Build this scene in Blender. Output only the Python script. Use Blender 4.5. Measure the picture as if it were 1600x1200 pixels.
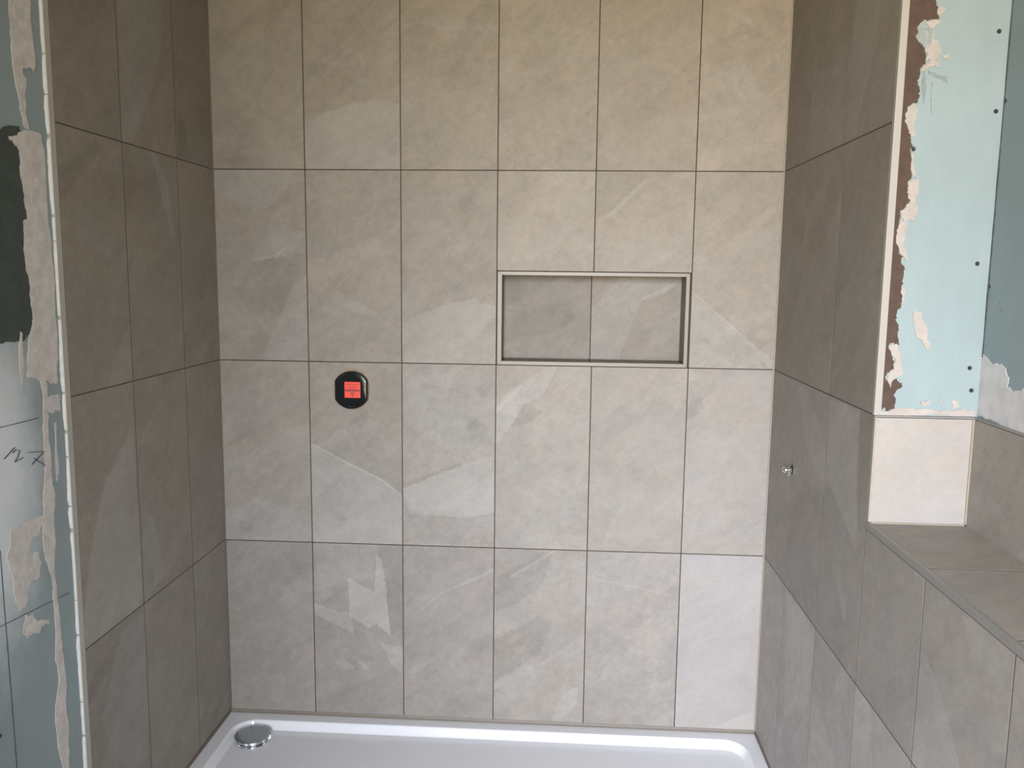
import bpy, bmesh, math, random
from mathutils import Vector, Matrix, noise as mnoise
from mathutils.geometry import delaunay_2d_cdt

C = bpy.context.collection
SC = bpy.context.scene
for o in list(bpy.data.objects):
    bpy.data.objects.remove(o)

# ------------------------------------------------------------------ camera
cam_d = bpy.data.cameras.new('camera')
cam_d.sensor_width = 36.0
cam_d.lens = 1309.443 / 1600 * 36.0
cam_d.clip_start = 0.02
cam = bpy.data.objects.new('camera', cam_d)
C.objects.link(cam)
R_, F_, U_ = (0.99816, 0.05956, 0.01158), (-0.05753, 0.98970, -0.13106), (-0.01927, 0.13015, 0.99131)
cam.matrix_world = Matrix(((R_[0], U_[0], -F_[0], 0.8087),
                           (R_[1], U_[1], -F_[1], -2.6372),
                           (R_[2], U_[2], -F_[2], 1.4918),
                           (0, 0, 0, 1)))
SC.camera = cam

# ------------------------------------------------------------------ light: overcast sky through the window behind the camera
SKY = (0.865, 0.915, 1.0)
GROUND = (0.465, 0.384, 0.242)
STRENGTH = 61.5
w = bpy.data.worlds.new('overcast')
SC.world = w
w.use_nodes = True
nt = w.node_tree
nt.nodes.clear()
tc = nt.nodes.new('ShaderNodeTexCoord')
sp = nt.nodes.new('ShaderNodeSeparateXYZ')
mr = nt.nodes.new('ShaderNodeMapRange')
mr.interpolation_type = 'SMOOTHSTEP'
mr.inputs[1].default_value = -0.06
mr.inputs[2].default_value = 0.08
mx = nt.nodes.new('ShaderNodeMix')
mx.data_type = 'RGBA'
mx.inputs[6].default_value = (*GROUND, 1)
mx.inputs[7].default_value = (*SKY, 1)
bg = nt.nodes.new('ShaderNodeBackground')
bg.inputs[1].default_value = STRENGTH
wo = nt.nodes.new('ShaderNodeOutputWorld')
L = nt.links.new
L(tc.outputs['Generated'], sp.inputs[0]); L(sp.outputs[2], mr.inputs[0]); L(mr.outputs[0], mx.inputs[0])
L(mx.outputs[2], bg.inputs[0]); L(bg.outputs[0], wo.inputs[0])

WX0, WX1, WZ0, WZ1, WY = 0.0, 1.23, 0.65, 2.52, -4.04      # window opening
pl_ = bpy.data.lights.new('window_portal', 'AREA')
pl_.shape = 'RECTANGLE'
pl_.size = WX1 - WX0
pl_.size_y = WZ1 - WZ0
pl_.cycles.is_portal = True
po = bpy.data.objects.new('window_portal', pl_)
po.location = ((WX0 + WX1) / 2, WY - 0.01, (WZ0 + WZ1) / 2)
po.rotation_euler = (math.radians(90), 0, 0)      # -Z of the lamp looks along +Y, into the room
C.objects.link(po)

vs = SC.view_settings
SC.display_settings.display_device = 'sRGB'
vs.view_transform = 'Standard'
vs.look = 'None'
vs.gamma = 1
vs.use_curve_mapping = False
vs.exposure = 0.0

# ------------------------------------------------------------------ measures (metres; z = 0 is the foot of the tiles)
P, H, G = 0.302, 0.602, 0.0016
XL, XR = -0.2949, 1.4723
YEND = -0.843
ZC, ZF = 2.60, -0.046
LEDGE = 0.970
random.seed(4)
PATCHES = [
    ('B', 0.12, 0.003, 0.012, [(-0.0018, 1.9442), (0.0511, 1.9692), (0.1417, 2.0017), (0.2276, 2.015), (0.305, 2.0017), (0.3078, 1.8004), (-0.0049, 1.799)]),
    ('B', 0.06, 0.006, 0.008, [(0.3865, 2.256), (0.4294, 2.2447), (0.5886, 2.2309), (0.5927, 2.2125), (0.4294, 2.217), (0.4002, 2.2282)]),
    ('B', 0.07, 0.003, 0.008, [(-0.1127, 1.6468), (-0.0764, 1.7044), (-0.052, 1.6967), (-0.0777, 1.653)]),
    ('B', 0.07, 0.003, 0.008, [(-0.1127, 1.6468), (-0.0048, 1.61), (-0.0041, 1.5482), (-0.0804, 1.5414), (-0.1804, 1.5202)]),
    ('B', -0.07, 0.006, 0.012, [(-0.1805, 1.5162), (-0.0805, 1.5394), (-0.0196, 1.4979), (-0.037, 1.4574), (-0.0851, 1.3552), (-0.1381, 1.3238), (-0.2298, 1.4042)]),
    ('B', 0.08, 0.003, 0.006, [(-0.0035, 1.4779), (-0.0414, 1.4472), (-0.0851, 1.3552), (-0.147, 1.2268), (-0.148, 1.1936), (0.0094, 1.1964)]),
    ('B', 0.07, 0.003, 0.01, [(-0.0371, 1.8105), (-0.0567, 1.7557), (-0.0929, 1.7004), (-0.1592, 1.6762), (-0.3016, 1.7346), (-0.2989, 1.8094)]),
    ('B', 0.1, 0.004, 0.006, [(0.1125, 1.3905), (0.16, 1.3973), (0.2253, 1.3617), (0.2211, 1.3515), (0.1637, 1.3669), (0.1226, 1.3745)]),
    ('B', 0.135, 0.003, 0.008, [(0.3031, 1.3263), (0.3585, 1.3576), (0.4299, 1.3848), (0.5272, 1.4102), (0.5475, 1.3905), (0.6082, 1.3853), (0.61, 1.199), (0.3023, 1.1935)]),
    ('B', 0.1, 0.0025, 0.003, [(0.9375, 1.6667), (1.055, 1.7828), (1.0667, 1.7791), (0.9532, 1.6649)]),
    ('B', -0.05, 0.006, 0.004, [(0.9028, 1.7993), (1.0583, 1.8), (1.0512, 1.779), (0.9374, 1.6687), (0.9022, 1.6645)]),
    ('B', 0.09, 0.003, 0.006, [(1.204, 1.4331), (1.293, 1.3652), (1.3699, 1.3128), (1.4064, 1.2855), (1.4441, 1.1981), (1.1974, 1.1936)]),
    ('B', 0.12, 0.003, 0.004, [(1.3807, 1.291), (1.4006, 1.2854), (1.4761, 1.2248), (1.4772, 1.2028), (1.4594, 1.2064)]),
    ('B', 0.06, 0.01, 0.012, [(-0.3067, 0.6957), (-0.2472, 0.7258), (-0.1861, 0.7492), (-0.0154, 0.7042), (0.0038, 0.5957), (-0.3105, 0.5858)]),
    ('B', 0.12, 0.002, 0.004, [(-0.0021, 0.9384), (0.0524, 0.9121), (0.1573, 0.8573), (0.2412, 0.8168), (0.3083, 0.763), (0.3074, 0.5921), (-0.0049, 0.591)]),
    ('B', 0.06, 0.015, 0.015, [(0.3062, 1.1358), (0.4506, 1.1797), (0.5981, 1.162), (0.5999, 0.9548), (0.4509, 0.9303), (0.3096, 1.011)]),
    ('B', 0.135, 0.003, 0.005, [(0.3022, 0.7928), (0.4511, 0.8563), (0.6003, 0.9108), (0.6019, 0.722), (0.5247, 0.7026), (0.4093, 0.7164), (0.3249, 0.7075)]),
    ('B', -0.09, 0.004, 0.004, [(0.3022, 0.8056), (0.3674, 0.835), (0.4926, 0.8849), (0.501, 0.8745), (0.4511, 0.8563), (0.3674, 0.8223), (0.3022, 0.7906)]),
    ('B', -0.1, 0.008, 0.014, [(0.5025, 1.0257), (0.5436, 1.037), (0.5997, 0.9757), (0.6001, 0.9338), (0.5235, 0.953)]),
    ('B', -0.06, 0.006, 0.01, [(0.325, 0.714), (0.4093, 0.7229), (0.5247, 0.7026), (0.5395, 0.6772), (0.6026, 0.6468), (0.6029, 0.6101), (0.3011, 0.6093), (0.3015, 0.6809)]),
    ('B', 0.12, 0.003, 0.004, [(0.6031, 1.0569), (0.6799, 1.1389), (0.7623, 1.1977), (0.7966, 1.1984), (0.7536, 1.1096), (0.6929, 1.0774)]),
    ('B', 0.12, 0.003, 0.004, [(0.6031, 1.0569), (0.6929, 1.0774), (0.6529, 1.004), (0.6041, 0.9465)]),
    ('B', 0.1, 0.002, 0.003, [(0.603, 1.0652), (0.6495, 1.1239), (0.688, 1.1391), (0.66, 1.0974), (0.6113, 1.0509)]),
    ('B', -0.11, 0.002, 0.005, [(0.6848, 1.0773), (0.7071, 1.0839), (0.7586, 1.052), (0.7101, 1.0178), (0.6509, 1.0019)]),
    ('B', 0.1, 0.004, 0.005, [(1.2092, 1.1978), (1.2376, 1.1822), (1.2264, 1.1638), (1.2065, 1.1654)]),
    ('B', -0.1, 0.008, 0.008, [(1.2251, 1.0967), (1.2562, 1.1137), (1.2614, 1.0853), (1.2428, 1.0522), (1.2073, 1.0391), (1.2025, 1.0615)]),
    ('B', 0.22, 0.0015, 0.005, [(0.116, 0.4826), (0.2058, 0.4348), (0.2442, 0.4095), (0.2502, 0.3496), (0.1829, 0.3113), (0.1206, 0.3516)]),
    ('B', 0.22, 0.0015, 0.004, [(0.2057, 0.4326), (0.2135, 0.5673), (0.2304, 0.5481), (0.2446, 0.4605), (0.2483, 0.383)]),
    ('B', 0.22, 0.0015, 0.004, [(0.2112, 0.3281), (0.2482, 0.3719), (0.2583, 0.285)]),
    ('B', 0.15, 0.002, 0.003, [(0.0019, 0.3897), (0.0818, 0.3636), (0.1204, 0.3336), (0.094, 0.3102), (0.0056, 0.3541)]),
    ('B', 0.15, 0.002, 0.003, [(0.0817, 0.3613), (0.123, 0.3673), (0.135, 0.2915), (0.0897, 0.3123)]),
    ('B', -0.06, 0.003, 0.004, [(0.2203, 0.6068), (0.3075, 0.6052), (0.3056, 0.2508), (0.2627, 0.2941), (0.2508, 0.4275), (0.2389, 0.5374), (0.2199, 0.5631)]),
    ('B', 0.08, 0.01, 0.01, [(0.0041, 0.6066), (0.216, 0.6089), (0.2128, 0.4925), (0.1527, 0.4905), (0.0114, 0.4302)]),
    ('B', 0.12, 0.003, 0.006, [(0.0616, 0.1913), (0.0944, 0.1972), (0.1356, 0.1739), (0.1311, 0.1623), (0.0939, 0.1653)]),
    ('B', 0.12, 0.002, 0.005, [(0.1404, 0.2104), (0.1857, 0.1714), (0.1855, 0.1577), (0.1488, 0.1858)]),
    ('B', 0.12, 0.003, 0.008, [(0.2235, 0.2634), (0.3055, 0.2373), (0.3051, 0.1467), (0.2619, 0.1881)]),
    ('B', 0.17, 0.0015, 0.002, [(0.3449, 0.3732), (0.4304, 0.446), (0.4326, 0.4406), (0.3534, 0.369)]),
    ('B', 0.17, 0.0015, 0.002, [(0.4283, 0.4437), (0.5575, 0.502), (0.5994, 0.5296), (0.6016, 0.5231), (0.5617, 0.4978), (0.4326, 0.4395)]),
    ('B', -0.09, 0.004, 0.006, [(0.606, 0.4993), (0.6624, 0.5339), (0.7662, 0.5936), (0.7914, 0.5815), (0.7638, 0.485), (0.6849, 0.4164), (0.6071, 0.3805)]),
    ('B', -0.09, 0.005, 0.008, [(0.6079, 0.285), (0.7488, 0.3725), (0.7955, 0.3521), (0.7614, 0.2464), (0.6665, 0.182), (0.6092, 0.1413)]),
    ('B', 0.12, 0.003, 0.006, [(0.8381, 0.1081), (0.8886, 0.1328), (0.8836, 0.0716), (0.8231, 0.0007), (0.8017, -0.0003), (0.8137, 0.0458)]),
    ('B', 0.06, 0.01, 0.012, [(0.6093, 0.1323), (0.7302, 0.2004), (0.7522, 0.1563), (0.6467, 0.0384), (0.6102, 0.0254)]),
    ('B', 0.13, 0.0015, 0.002, [(0.9093, 0.515), (1.0803, 0.4828), (1.205, 0.4568), (1.2052, 0.4514), (1.0805, 0.4763), (0.9095, 0.5095)]),
    ('B', 0.08, 0.002, 0.004, [(1.3166, -0.0018), (1.3677, 0.0254), (1.4287, 0.0596), (1.4821, 0.0732), (1.4858, -0.0031), (1.317, -0.0108)]),
    ('N', 0.1, 0.003, 0.005, [(0.8966, 1.3707), (0.997, 1.4813), (1.1851, 1.4835), (1.1417, 1.44), (1.0668, 1.4144)]),
    ('N', 0.1, 0.003, 0.004, [(0.8966, 1.3707), (1.0668, 1.4144), (1.0209, 1.3662), (1.0061, 1.3037), (0.9943, 1.2092), (0.9005, 1.2076)]),
    ('N', 0.12, 0.002, 0.002, [(1.0607, 1.4102), (1.0809, 1.4228), (1.1416, 1.4441), (1.1853, 1.4774), (1.1856, 1.4692), (1.146, 1.436), (1.0852, 1.4146)]),
    ('N', -0.08, 0.01, 0.014, [(0.6174, 1.3395), (0.7091, 1.3826), (0.8336, 1.405), (0.8557, 1.343), (0.7103, 1.299), (0.6183, 1.2554)]),
    ('N', -0.06, 0.008, 0.01, [(0.6159, 1.485), (0.666, 1.4856), (0.6775, 1.4029), (0.617, 1.3813)]),
    ('B', 0.17, 0.0015, 0.002, [(0.0021, 0.9385), (0.1153, 0.8797), (0.1173, 0.8712), (0.002, 0.9301)]),
    ('B', 0.17, 0.0015, 0.002, [(0.1153, 0.8797), (0.2413, 0.8189), (0.2412, 0.8104), (0.1152, 0.8711)]),
    ('B', 0.17, 0.0015, 0.002, [(0.2413, 0.8189), (0.3041, 0.7671), (0.302, 0.7585), (0.2391, 0.8103)]),
    ('B', 0.17, 0.0015, 0.003, [(-0.1781, 1.5263), (-0.1011, 1.5412), (-0.0992, 1.5332), (-0.1783, 1.5183)]),
    ('B', 0.17, 0.0015, 0.003, [(-0.1011, 1.5412), (-0.0654, 1.5675), (-0.0614, 1.5596), (-0.0992, 1.5332)]),
    ('B', -0.07, 0.006, 0.008, [(0.5431, 1.1198), (0.5898, 1.168), (0.6003, 1.1415), (0.5639, 1.0851)]),
    ('B', 0.17, 0.0015, 0.002, [(0.6522, 0.5074), (0.8035, 0.6035), (0.8057, 0.5949), (0.6565, 0.4988)]),
    ('B', 0.17, 0.0015, 0.003, [(1.2053, 1.4489), (1.3699, 1.3128), (1.3683, 1.3048), (1.2057, 1.439)]),
    ('B', -0.061, 0.02, 0.014, [(-0.2902, 1.8778), (-0.1944, 1.8684), (-0.1615, 1.81), (-0.2927, 1.8094)]),
    ('B', -0.061, 0.018, 0.014, [(-0.287, 1.9689), (-0.2309, 2.0017), (-0.1878, 1.9497), (-0.2505, 1.9012), (-0.289, 1.9109)]),
    ('B', 0.06, 0.012, 0.014, [(-0.2878, 1.9457), (-0.2535, 1.9342), (-0.2179, 1.9013), (-0.2655, 1.8837), (-0.2894, 1.9012)]),
    ('B', -0.075, 0.01, 0.01, [(1.3035, 2.249), (1.3645, 2.2234), (1.3962, 2.187), (1.3474, 2.1908)]),
    ('B', -0.075, 0.01, 0.012, [(1.3838, 2.2846), (1.448, 2.2662), (1.4531, 2.2048), (1.4074, 2.2232)]),
    ('B', 0.06, 0.012, 0.012, [(1.2835, 2.2762), (1.331, 2.2597), (1.3608, 2.2234), (1.3079, 2.2345)]),
    ('B', 0.06, 0.014, 0.014, [(1.2386, 2.0997), (1.3312, 2.1362), (1.393, 2.0258), (1.3209, 1.9516)]),
    ('B', -0.05, 0.01, 0.01, [(-0.2549, 0.9559), (-0.186, 0.9745), (-0.185, 0.9362), (-0.235, 0.9094)]),
    ('B', -0.09, 0.008, 0.01, [(-0.2492, 0.6646), (-0.1967, 0.6815), (-0.2026, 0.6288), (-0.2416, 0.632)]),
    ('B', -0.09, 0.005, 0.006, [(0.0659, 0.7087), (0.1002, 0.7162), (0.1146, 0.6819), (0.0867, 0.6724)]),
    ('B', -0.07, 0.008, 0.01, [(0.7285, 1.6729), (0.7797, 1.6849), (0.7704, 1.6518), (0.7389, 1.6419)]),
    ('B', -0.045, 0.006, 0.012, [(0.7389, 1.6399), (0.8561, 1.7029), (0.8978, 1.6839), (0.7928, 1.6169)]),
    ('B', -0.06, 0.004, 0.008, [(0.3579, 1.1368), (0.5226, 1.1152), (0.5125, 1.0944), (0.4506, 1.1262), (0.3681, 1.1204)]),
    ('B', -0.07, 0.006, 0.01, [(0.3763, 1.0854), (0.4094, 1.1006), (0.4177, 1.0551), (0.3845, 1.0439)]),
    ('L', 0.13, 0.004, 0.006, [(-0.5312, 2.1768), (-0.2835, 2.2564), (-0.3219, 2.0789), (-0.4076, 1.9196), (-0.4978, 1.8091), (-0.5484, 1.8046)]),
    ('L', -0.1, 0.004, 0.006, [(-0.2257, 1.9545), (-0.1814, 1.9), (-0.1785, 1.8369), (-0.2391, 1.8052)]),
    ('L', -0.08, 0.006, 0.01, [(-0.8308, 1.7038), (-0.665, 1.7973), (-0.6387, 1.7821), (-0.7803, 1.6819), (-0.829, 1.6288)]),
    ('L', 0.12, 0.003, 0.003, [(-0.4009, 1.8037), (-0.383, 1.8062), (-0.3055, 1.7232), (-0.279, 1.5834), (-0.2952, 1.5791), (-0.3285, 1.7209)]),
    ('L', -0.06, 0.006, 0.006, [(-0.5426, 1.8009), (-0.3974, 1.8042), (-0.3323, 1.7205), (-0.4009, 1.6122), (-0.5489, 1.6036)]),
    ('L', 0.1, 0.004, 0.006, [(-0.5432, 1.3613), (-0.5474, 1.2127), (-0.6658, 1.2036), (-0.6297, 1.2708)]),
    ('L', 0.14, 0.004, 0.005, [(-0.566, 1.0849), (-0.5543, 0.8566), (-0.6229, 0.8225), (-0.713, 0.7729), (-0.7298, 0.6892), (-0.5367, 0.6029), (-0.8459, 0.6033), (-0.7893, 0.8), (-0.7118, 0.9663)]),
    ('L', 0.1, 0.003, 0.005, [(-0.534, 0.856), (-0.4739, 0.8189), (-0.4406, 0.6985), (-0.4382, 0.6418), (-0.4978, 0.6384), (-0.5404, 0.6008)]),
    ('L', 0.08, 0.006, 0.005, [(-0.665, 0.5781), (-0.5383, 0.5855), (-0.5689, 0.1414), (-0.728, 0.2412), (-0.7719, 0.4033)]),
    ('L', -0.08, 0.006, 0.006, [(-0.7129, 0.5574), (-0.6673, 0.5535), (-0.7944, 0.4651), (-0.8339, 0.454), (-0.8228, 0.5125)]),
    ('R', 0.1, 0.005, 0.008, [(0.5732, 2.1221), (0.7222, 2.0763), (0.7143, 2.0003), (0.6109, 1.8098), (0.5353, 1.8112), (0.5245, 1.9635)]),
    ('R', 0.06, 0.005, 0.008, [(0.2138, 2.0331), (0.4965, 2.0141), (0.5353, 1.8112), (0.2573, 1.8144)]),
    ('R', 0.09, 0.004, 0.006, [(0.2642, 1.1931), (0.3388, 1.1959), (0.5114, 1.0951), (0.5896, 0.9825), (0.5668, 0.9441), (0.3944, 1.0376)]),
    ('R', 0.12, 0.003, 0.005, [(0.5483, 1.1954), (0.7596, 1.1966), (0.7813, 0.9734), (0.7931, 0.8888), (0.6916, 0.9935), (0.5547, 1.0062)]),
    ('R', -0.08, 0.002, 0.002, [(0.7574, 1.1977), (0.855, 1.2), (0.8532, 1.0504), (0.8418, 0.9482), (0.7968, 0.9341), (0.7668, 1.0282)]),
    ('R', 0.1, 0.003, 0.004, [(0.645, 0.7986), (0.6885, 0.819), (0.7604, 0.7258), (0.7467, 0.7046)]),
    ('R', 0.1, 0.003, 0.003, [(0.5485, 0.4374), (0.6281, 0.4194), (0.7646, 0.3507), (0.5209, 0.198)]),
    ('R', 0.1, 0.003, 0.005, [(0.8414, 0.5892), (0.9297, 0.5992), (0.967, 0.4775), (0.84, 0.3979)]),
    ('R', 0.1, 0.004, 0.006, [(0.267, 0.586), (0.5405, 0.5902), (0.5255, 0.381), (0.3193, 0.2305)]),
    ('R', 0.12, 0.004, 0.006, [(1.1498, 0.829), (1.237, 0.7767), (1.3208, 0.6992), (1.1423, 0.5874)]),
    ('R', 0.06, 0.006, 0.008, [(1.2782, 0.9439), (1.4374, 0.9426), (1.4118, 0.8798), (1.3058, 0.9122)]),
]
SMEARS = [
    ('E', 'adhesive', 0.006, [(1.4804, 2.0873), (1.536, 2.0868), (1.5372, 2.0387), (1.5422, 2.0217), (1.5461, 2.0023), (1.5164, 2.0013), (1.505, 1.9879), (1.5038, 1.9696), (1.5134, 1.9574), (1.5229, 1.9475), (1.5258, 1.9254), (1.5182, 1.9094), (1.5156, 1.8934), (1.5132, 1.8761), (1.5169, 1.8587), (1.5157, 1.8413), (1.4974, 1.8338), (1.4973, 1.7987), (1.5055, 1.7736), (1.5073, 1.7484), (1.5149, 1.7129), (1.5148, 1.6963), (1.5078, 1.6874), (1.5069, 1.6656), (1.5145, 1.6477), (1.5064, 1.6361), (1.4988, 1.6167), (1.499, 1.5779), (1.4998, 1.548), (1.5084, 1.518), (1.5135, 1.4997), (1.5102, 1.4733), (1.5121, 1.4284), (1.5033, 1.4057), (1.5095, 1.3724), (1.5148, 1.3537), (1.4928, 1.3506), (1.5028, 1.3373), (1.5068, 1.3185), (1.5041, 1.2996), (1.4929, 1.2912), (1.4965, 1.2764), (1.5068, 1.2616), (1.5069, 1.2793), (1.5145, 1.2822), (1.5258, 1.2715), (1.5139, 1.2536), (1.5152, 1.2345), (1.51, 1.2153), (1.5009, 1.2123), (1.4938, 1.2204), (1.4842, 1.2161), (1.4826, 1.536)]),
    ('E', 'plaster', 0.005, [(1.5139, 2.0013), (1.545, 2.0011), (1.5457, 1.9914), (1.5288, 1.9854), (1.5207, 1.9939)]),
    ('E', 'plaster', 0.005, [(1.5411, 2.0193), (1.5482, 2.0241), (1.5582, 2.0216), (1.554, 2.012), (1.547, 2.0072)]),
    ('E', 'plaster', 0.006, [(1.5251, 1.9512), (1.5343, 1.9622), (1.5442, 1.9621), (1.5528, 1.9474), (1.5504, 1.929), (1.5373, 1.9217), (1.5246, 1.9242), (1.5246, 1.9414)]),
    ('E', 'plaster', 0.006, [(1.5186, 1.9045), (1.5228, 1.9156), (1.537, 1.9254), (1.5534, 1.9229), (1.5532, 1.9094), (1.5343, 1.9119), (1.5214, 1.9008)]),
    ('E', 'smear', 0.006, [(1.5039, 1.9855), (1.5201, 1.9854), (1.5389, 1.9829), (1.5427, 1.9658), (1.5258, 1.9585), (1.5162, 1.9537), (1.5064, 1.9684)]),
    ('E', 'plaster', 0.008, [(1.4974, 1.8338), (1.5148, 1.8363), (1.5137, 1.8175), (1.5129, 1.7925), (1.5191, 1.7774), (1.5119, 1.7724), (1.5065, 1.7774), (1.4986, 1.7987)]),
    ('E', 'plaster', 0.004, [(1.5074, 1.7471), (1.5168, 1.7395), (1.5199, 1.7142), (1.5241, 1.6913), (1.5161, 1.6963)]),
    ('E', 'plaster', 0.008, [(1.508, 1.6848), (1.5201, 1.6938), (1.5315, 1.6773), (1.5319, 1.6376), (1.5251, 1.6079), (1.5062, 1.6026), (1.5003, 1.6142), (1.5076, 1.6374), (1.5143, 1.6503)]),
    ('E', 'plaster', 0.008, [(1.4992, 1.6116), (1.5138, 1.6039), (1.5122, 1.5728), (1.5156, 1.5429), (1.5132, 1.5233), (1.5058, 1.5363), (1.4998, 1.548)]),
    ('E', 'plaster', 0.005, [(1.5101, 1.4747), (1.5186, 1.4642), (1.5186, 1.447), (1.5117, 1.4337)]),
    ('E', 'plaster', 0.004, [(1.5385, 1.4221), (1.5527, 1.4237), (1.5592, 1.4052), (1.5695, 1.372), (1.5775, 1.352), (1.5743, 1.3426), (1.5601, 1.3585), (1.5461, 1.3716), (1.539, 1.3982)]),
    ('E', 'plaster', 0.005, [(1.4928, 1.3506), (1.5108, 1.355), (1.5212, 1.3175), (1.5234, 1.2864), (1.5131, 1.2835), (1.5015, 1.2615), (1.4951, 1.2777), (1.4943, 1.2899), (1.5068, 1.2996), (1.5077, 1.324)]),
    ('E', 'plaster', 0.004, [(1.4842, 1.2147), (1.5024, 1.211), (1.5176, 1.2195), (1.5574, 1.2163), (1.61, 1.216), (1.6489, 1.2209), (1.6794, 1.2161), (1.6803, 1.2046), (1.4851, 1.2024)]),
    ('E', 'plaster', 0.004, [(1.5665, 1.2356), (1.582, 1.2386), (1.5855, 1.2278), (1.5726, 1.2248)]),
    ('E', 'plaster', 0.004, [(1.6296, 1.2342), (1.6437, 1.2372), (1.646, 1.225), (1.6306, 1.2206)]),
    ('E', 'plaster', 0.003, [(1.6019, 1.2363), (1.6068, 1.2405), (1.6112, 1.2351), (1.6061, 1.2323)]),
    ('E', 'plaster', 0.003, [(1.5577, 1.9315), (1.5675, 1.9339), (1.5704, 1.929), (1.5606, 1.9265)]),
    ('O', 'pale', 0.01, [(0.8197, 1.3789), (0.8369, 1.3734), (0.8447, 1.3433), (0.8715, 1.326), (0.9003, 1.3225), (0.9304, 1.3206), (0.9554, 1.3006), (0.9541, 1.2802), (0.9783, 1.276), (1.0147, 1.2885), (1.0355, 1.204), (0.9356, 1.203), (0.8416, 1.2037)]),
    ('E', 'drag', 0.003, [(1.5323, 1.9045), (1.5581, 1.8946), (1.5696, 1.8908), (1.5718, 1.8785), (1.5664, 1.8834), (1.5393, 1.8946)]),
    ('E', 'drag', 0.003, [(1.5225, 1.902), (1.5275, 1.902), (1.5298, 1.855), (1.5277, 1.8325)]),
    ('E', 'drag', 0.002, [(1.5403, 1.8822), (1.5428, 1.8822), (1.5456, 1.8276), (1.5439, 1.8176)]),
    ('O', 'drag', 0.002, [(0.8919, 1.4456), (0.8968, 1.4458), (0.9122, 1.4273), (0.9102, 1.4247)]),
    ('Lb', 'dark', 0.006, [(-1.1107, 1.7277), (-1.0008, 1.7607), (-0.9402, 1.7771), (-0.9419, 1.7414), (-0.9372, 1.646), (-0.9327, 1.5879), (-0.9358, 1.5156), (-0.9316, 1.4092), (-0.9368, 1.3584), (-0.9724, 1.341), (-1.044, 1.3416), (-1.1513, 1.341)]),
    ('Lb', 'plaster', 0.006, [(-0.9414, 2.0572), (-0.8787, 2.0777), (-0.8805, 2.0395), (-0.8797, 1.9639), (-0.8823, 1.8968), (-0.9028, 1.9023), (-0.9203, 1.8931), (-0.9094, 1.8779), (-0.9174, 1.8408), (-0.9119, 1.7716), (-0.9272, 1.7843), (-0.9382, 1.8365), (-0.9502, 1.9145), (-0.9484, 1.9701)]),
    ('Lb', 'plaster', 0.006, [(-0.9789, 1.7495), (-0.9414, 1.7655), (-0.8711, 1.7717), (-0.8621, 1.7067), (-0.8589, 1.5584), (-0.8565, 1.4203), (-0.8574, 1.2936), (-0.8619, 1.2485), (-0.8861, 1.2403), (-0.9299, 1.2543), (-0.9655, 1.2642), (-0.9636, 1.3042), (-0.9498, 1.3566), (-0.9373, 1.3961), (-0.9411, 1.4628), (-0.9505, 1.5153), (-0.9473, 1.587), (-0.9345, 1.5904), (-0.9414, 1.6456), (-0.948, 1.7215), (-0.9566, 1.7354)]),
    ('Lb', 'plaster', 0.005, [(-0.9255, 1.2538), (-0.9017, 1.2452), (-0.9044, 1.1726), (-0.9046, 1.1018), (-0.9057, 1.0449), (-0.8985, 0.9998), (-0.9073, 0.9587), (-0.9113, 0.8724), (-0.9144, 0.7703), (-0.9094, 0.7235), (-0.905, 0.6461), (-0.9023, 0.5991), (-0.9055, 0.4929), (-0.9033, 0.4137), (-0.9107, 0.3396), (-0.9294, 0.3515), (-0.9445, 0.4687), (-0.9373, 0.5408), (-0.927, 0.5961), (-0.9303, 0.6579), (-0.9272, 0.7606), (-0.9282, 0.8198), (-0.9492, 0.8853), (-0.9409, 0.9684), (-0.9281, 1.0503), (-0.927, 1.1065), (-0.9209, 1.1893)]),
    ('Lb', 'plaster', 0.006, [(-0.9811, 0.9634), (-0.9461, 0.9614), (-0.9581, 0.931), (-0.9805, 0.9268), (-0.9981, 0.9018), (-0.9891, 0.8847), (-0.9667, 0.8898), (-0.9607, 0.8606), (-0.9724, 0.8334), (-0.9938, 0.8385), (-1.0139, 0.8097), (-1.02, 0.7911), (-1.0414, 0.786), (-1.046, 0.8017), (-1.0543, 0.8598), (-1.0688, 0.9123), (-1.0546, 0.9546), (-1.0231, 0.965)]),
    ('Lb', 'plaster', 0.005, [(-1.022, 0.7709), (-1.0012, 0.765), (-0.9818, 0.7396), (-0.949, 0.7284), (-0.9453, 0.7195), (-0.9747, 0.722), (-0.9846, 0.712), (-1.0056, 0.7213), (-1.0231, 0.7192), (-1.0342, 0.7341), (-1.0302, 0.7533)]),
    ('Lb', 'plaster', 0.003, [(-0.9806, 1.3614), (-0.975, 1.3557), (-0.9774, 1.2923), (-0.9857, 1.2507), (-0.9896, 1.2738), (-0.9876, 1.333)]),
    ('Lb', 'pale', 0.006, [(-0.8886, 1.2153), (-0.8605, 1.214), (-0.8592, 1.1793), (-0.8925, 1.1762), (-0.9187, 1.189), (-0.907, 1.2151)]),
    ('Lb', 'pale', 0.004, [(-0.883, 1.1547), (-0.8761, 1.1534), (-0.8781, 1.0382), (-0.8891, 1.0234)]),
]
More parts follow.
